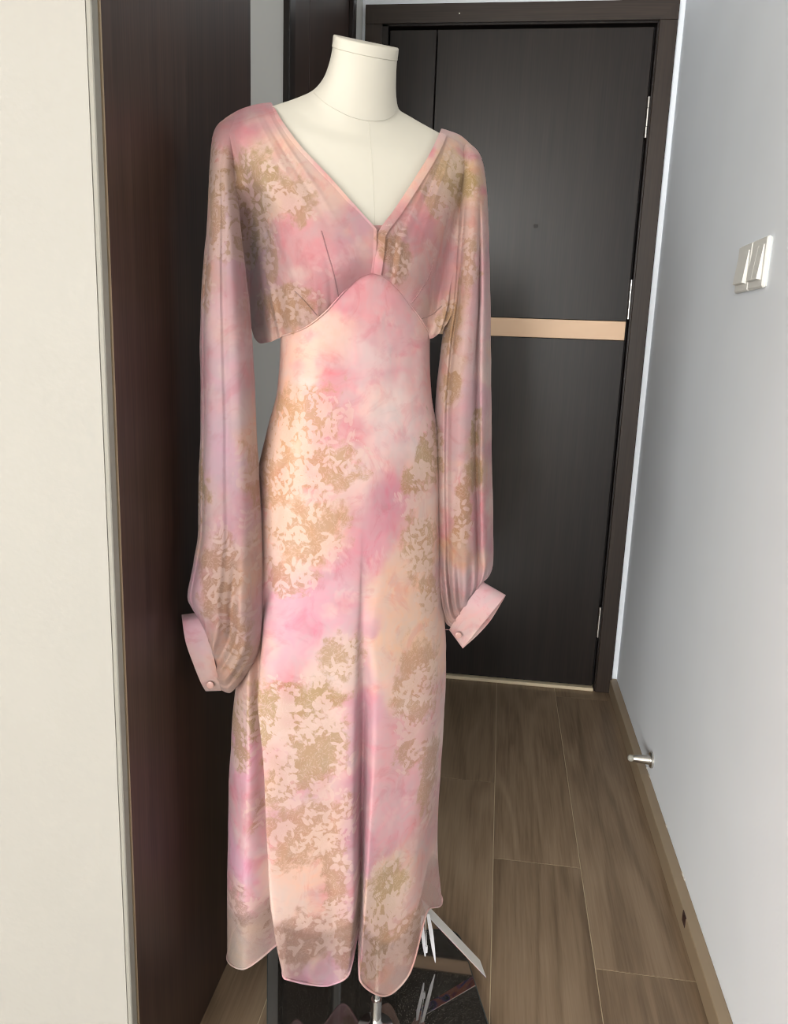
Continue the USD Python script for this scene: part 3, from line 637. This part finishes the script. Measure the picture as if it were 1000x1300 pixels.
seamR = [(473, 347), (484, 349), (495, 356), (520, 385), (541, 417), (546, 430), (556, 424), (575, 392)]
def tr_(u, v, a, b):
    t = depth(u, v)+.013+.012*np.exp(-((b-.9)/.12)**2)*(a < .8)
    t -= .05*np.clip(1-b/.07, 0, 1)**1.5*(.7+.3*a)
    for c0, w, amp in ((.1, .02, .0016), (.17, .025, -.0018), (.28, .03, .0014)):
        t += amp*np.exp(-((a-c0-.12*b)/w)**2)*np.clip(1.2-2.4*np.abs(b-.3), 0, 1)
    for c0, amp in ((.1, .002), (.15, -.002), (.2, .002), (.6, -.004), (.72, .003)):
        t += amp*np.exp(-((a-c0)/.022)**2)*np.clip((b-.55)/.3, 0, 1)
    return t
v, f, G, t = panel([(560, 163), (570, 166), (580, 170), (596, 182), (606, 192), (611, 202)], seamR,
                   [(560, 163), (549, 188), (524, 230), (499, 268), (482, 291), (479, 297), (477, 320), (473, 347)], [(611, 202), (603, 260), (594, 320), (584, 370), (575, 392)], 100, 130, tr_, 'bodice_right')
v = crease(v.reshape(-1, 3), f, .005, 22, 9, (1, 1, .6))
printed('bodice_front', v, f, 'chiffon_print', dr, .92)
for q in ([(521, 384), (534, 368), (546, 348), (551, 330)], [(535, 405), (548, 399), (560, 389)]): dart(G, v, None, q)
nr_ = v.reshape(130, 100, 3)[:, 0]
# folded band along the V and down the placket
def ribbon(path, width_dir, w, lift=.0016):
    path = np.asarray(path); wd = np.asarray(width_dir)
    rows_ = [path+wd*w*k+EF*(lift+.0012*math.sin(PI*k)) for k in np.linspace(0, 1, 6)]
    return np.concatenate(rows_), grid_faces(6, len(path))
nlp, nrp = nl[4:], nr_[4:]
for path, sgn in ((nlp, -1), (nrp, 1)):
    tan = np.gradient(path, axis=0); tan /= np.linalg.norm(tan, axis=1, keepdims=True)
    wd = np.cross(tan, EF); wd /= np.linalg.norm(wd, axis=1, keepdims=True)
    wd *= np.sign((wd @ ER).mean())*sgn
    vv, ff = ribbon(path, wd, .011)
    printed('neck_band', vv, ff, 'chiffon_print', dr)
# inner slip seen in the point of the V
uu = np.linspace(455, 502, 20); vv_ = np.linspace(286, 330, 16); A2, B2 = np.meshgrid(uu, vv_)
vv = P(A2, B2, depth(A2, B2)+.0035).reshape(-1, 3)
printed('slip', vv, grid_faces(16, 20), 'binding_print', dr)
# back of the bodice
rb = dense_rings(TORSO[8:15], 90); pb = np.linspace(PI-.12, 2*PI+.12, 90)
bv = np.array([P(*ring_uvt(r+np.array([-3, 3, 3, 3, 0, 0, .01, .01]), pb)) for r in rb])
bv = crease(bv.reshape(-1, 3), grid_faces(90, 90), .004, 20, 2)
printed('bodice_back', bv, grid_faces(90, 90), 'chiffon_print', dr)

# ---- sleeves
def sleeve(rings, n, m, ripple, seed):
    """rings: left (u, v), right (u, v), depth centre, half depth; ripple(s, phi) gives folds as a fraction of the radius"""
    rr = PchipInterpolator(np.arange(len(rings)), np.array(rings, float), axis=0)(np.linspace(0, len(rings)-1, n))
    ph = np.linspace(0, 2*PI, m, endpoint=False); sg = np.linspace(0, len(rings)-1, n)
    out = []
    for r, s_ in zip(rr, sg):
        uL, vL, uR, vR, tc, D = r
        c, s1 = np.cos(ph), np.sin(ph); k = 1+ripple(s_, ph)
        cs = np.sign(c)*np.abs(c)**.85
        u = (uL+uR)/2+(uR-uL)/2*cs; v = (vL+vR)/2+(vR-vL)/2*cs
        out.append(P(u, v, tc+D*s1*k-SH*.5*c*(uR-uL)/2*PXM))
    v = np.array(out).reshape(-1, 3); f = grid_faces(n, m, True)
    return crease(crease(v, f, .004, 10, seed, (1, 1, .5)), f, .0016, 44, seed+1, (1, 1, .6)), f
def bumps(ph, items):
    o = 0
    for p0, w, a in items: o = o+a*np.exp(-((np.angle(np.exp(1j*(ph-p0))))/w)**2)
    return o
# front of the ring is phi = pi/2; phi = pi is the left edge, phi = 0 the right
SL = [(282, 152, 318, 138, .045, .012), (270, 171, 306, 170, .06, .035), (266, 209, 299, 212, .072, .05), (263.5, 272, 304, 275, .098, .055), (258.5, 335, 310, 335, .098, .056), (255, 398, 317, 398, .098, .058), (254, 450, 321, 450, .098, .06), (254.4, 526, 325, 526, .098, .062),
      (251.5, 610, 330, 610, .098, .064), (251.5, 669, 333, 678, .098, .066), (245, 715, 334, 738, .108, .064), (238, 757, 333, 788, .122, .06), (243, 771, 329, 824, .122, .052), (249, 781, 312, 858, .122, .044), (256, 792, 291, 880, .122, .032), (262, 802, 281.5, 877, .122, .02), (256, 801, 275, 873, .12, .011)]
def ripL(s_, ph):
    e = np.clip((s_-1)/3, 0, 1); g = np.clip((s_-11.5)/3, 0, 1)
    return e*bumps(ph, [(2.62, .1, -.2), (2.3, .3, .06), (1.62, .08, -.06), (1.2, .3, .05), (.5, .12, -.12)])+g*.16*np.sin(ph*15)+np.clip((s_-9)/3, 0, 1)*bumps(ph, [(1.45, .12, -.4), (1.0, .3, .12)])
v, f = sleeve(SL, 330, 220, ripL, 21)
printed('sleeve', v, f, 'chiffon_print', dr, .78)
SRr = [(592, 182, 602, 190, -.07, .012), (586, 197, 613, 205, -.075, .04), (582, 250, 619, 250, -.08, .055), (576, 314, 621, 314, -.085, .06), (570, 380, 622, 380, -.085, .062), (560, 440, 622.5, 440, -.085, .064), (552, 526, 624, 526, -.085, .064), (551, 610, 624.5, 610, -.085, .064),
       (552, 673, 625.5, 673, -.085, .062), (553, 715, 626, 708, -.082, .058), (556, 750, 624, 722, -.08, .05), (561, 778, 619, 733, -.08, .038), (568, 793, 613, 739, -.08, .024), (576, 797, 616, 747, -.078, .011)]
def ripR(s_, ph):
    e = np.clip((s_-2)/2, 0, 1); g = np.clip((s_-8.5)/2.5, 0, 1)
    return e*bumps(ph, [(1.15, .1, -.34), (.8, .22, .16), (1.6, .25, .12), (2.1, .1, -.16), (.42, .08, -.14)])+g*.2*np.sin(ph*17)
v, f = sleeve(SRr, 290, 200, ripR, 41)
printed('sleeve', v, f, 'chiffon_print', dr, .78)
# ---- cuffs: closed bands with two faces
def cuff(inner, outer, th, name):
    """inner, outer: loops of (u, v, t) along the seam edge and along the free edge"""
    n = 160; k = np.arange(len(inner)+1)
    def loop(c):
        c = np.array(c, float); q = np.arange(-3, len(c)+4)
        o = Akima1DInterpolator(q, c[q % len(c)], axis=0, method='makima')(np.linspace(0, len(c), n, endpoint=False)); return P(o[:, 0], o[:, 1], o[:, 2])
    a, b = loop(inner), loop(outer)
    rows_ = [a*(1-w)+b*w for w in np.linspace(0, 1, 26)]
    cen = np.array([r.mean(0) for r in rows_])
    prof = [(r, 0) for r in rows_]+[(rows_[-1], .5)]+[(r, 1) for r in rows_[::-1]]+[(rows_[0], .5)]
    out = []
    for r, kk in prof:
        d = r-r.mean(0); tan = np.roll(r, -1, 0)-np.roll(r, 1, 0); ax_ = (b-a).mean(0)
        nn = np.cross(tan, ax_); nn /= np.linalg.norm(nn, axis=1, keepdims=True)
        nn *= np.sign((nn*d).sum(1).mean())
        out.append(r-nn*th*kk)
    v = np.concatenate(out); f = grid_faces(len(out), n, True)
    return v, f
tL = .118
inn = [(248, 778, tL-.01), (254, 786, tL+.018), (264, 806, tL+.026), (272, 838, tL+.024), (278, 866, tL+.016), (281, 877, tL), (277, 862, tL-.02), (266, 826, tL-.024), (256, 796, tL-.02)]
out_ = [(230.5, 780.5, tL-.01), (231.5, 790, tL+.018), (235, 813, tL+.026), (246, 845, tL+.024), (256, 869, tL+.016), (261, 877.5, tL), (256, 866, tL-.02), (243, 830, tL-.024), (234, 800, tL-.02)]
v, f = cuff(inn, out_, .0016, 'cuff')
cl = printed('cuff', v, f, 'binding_print', dr, .88)
bt = P(267, 869, tL+.019)
obj('button', lathe([(0, .0034), (.003, .0036), (.0052, .003), (.0056, .0015), (.005, 0), (0, 0)], bt, EF), 'button_shell', cl, smooth=30)
tR = -.078
inn = [(612.5, 738.5, tR), (606, 747, tR+.016), (594, 763, tR+.024), (581, 782, tR+.02), (572, 796, tR+.01), (570.5, 799, tR), (580, 784, tR-.016), (595, 763, tR-.02), (608, 744, tR-.014)]
out_ = [(642, 755.5, tR), (636, 763, tR+.016), (624, 778, tR+.024), (606, 800, tR+.02), (591, 819, tR+.01), (588.5, 822, tR), (606, 806, tR-.016), (622, 788, tR-.02), (637, 764, tR-.014)]
v, f = cuff(inn, out_, .0016, 'cuff')
cr_ = printed('cuff', v, f, 'binding_print', dr, .88)
bt = P(581.5, 806, tR+.019)
obj('button', lathe([(0, .0034), (.003, .0036), (.0052, .003), (.0056, .0015), (.005, 0), (0, 0)], bt, EF), 'button_shell', cr_, smooth=30)
pth = P(*np.array([(571, 800, tR+.004), (567, 799, tR+.006), (563, 800.5, tR+.008), (561, 804, tR+.008)]).T)
obj('loose_thread', tube(pth, .0004, 6), 'thread', dr, smooth=True)

# ================================================================== TAGS under the hem
def slab(corners, th, n=None):
    c = np.array(corners); nn = np.cross(c[1]-c[0], c[3]-c[0]); nn /= np.linalg.norm(nn)
    return trimesh.convex.convex_hull(np.vstack([c+nn*th/2, c-nn*th/2])), nn
gz = .0125
A0 = on_z(606, 1234, gz); A1 = on_z(615, 1240, gz)
th_ = .02
Bq = [P(553, 1158, .0), P(616, 1239, .02)]
lower_r = on_z(617, 1241, .0138); lower_l = on_z(609, 1219, .026)
up_r = P(541, 1161, -.085); up_l = up_r+(lower_l-lower_r)
card = [lower_r, lower_l, up_l, up_r]
ms, nn = slab(card, .0006)
tg = thing('hang_tag', label='long grey card hang tag slanting from the hem to the black glass base', category='tag')
obj('card', ms, 'card_grey', tg)
dn = nn if nn[2] < 0 else -nn
ms2, _ = slab([p+dn*.0006 for p in card], .0004)
obj('printed_face', ms2, 'card_print', tg, label='colourful printed underside of the card')
def slip(pts, w, th=.0005):
    p = np.array(pts); side = np.array([math.cos(.5), math.sin(.5), 0])
    v = np.vstack([p-side*w[:, None], p+side*w[:, None]])
    nrm = np.cross(side, [0, 0, 1.]); m = len(p)
    v2 = np.vstack([v+nrm*th, v-nrm*th]); f = grid_faces(2, m); f = np.vstack([f, f[:, ::-1]+2*m])
    ed = list(range(m))+list(range(2*m-1, m-1, -1)); f = np.vstack([f]+[[[ed[i], ed[i]+2*m, ed[(i+1) % len(ed)]], [ed[(i+1) % len(ed)], ed[i]+2*m, ed[(i+1) % len(ed)]+2*m]] for i in range(len(ed))])
    return trimesh.Trimesh(v2, f, process=False)
ct = thing('price_tag', label='pair of small folded white paper tags hanging below the hem at the right', category='tag')
t0 = -.08
obj('leaf', slip(P(*np.array([(536, 1162, t0), (536, 1180, t0+.004), (538.5, 1200, t0+.005), (539.5, 1214, t0+.002)]).T), np.array([.0025, .0035, .0035, .001])), 'card_white', ct)
obj('leaf', slip(P(*np.array([(543, 1160, t0), (547, 1183, t0-.004), (550, 1205, t0-.004), (552.5, 1222, t0-.002)]).T), np.array([.003, .004, .003, .0006])), 'card_white', ct)
obj('fastener', cyl(P(541.5, 1201, t0+.008), P(541, 1209, t0+.008), .0022, 12), 'card_white', ct, label='white plastic fastener')
obj('cord', tube(P(*np.array([(540, 1156, t0), (540, 1170, t0+.004), (541, 1190, t0+.006), (541.5, 1203, t0+.007)]).T), .0005, 6), 'clear_nylon', ct, smooth=True)
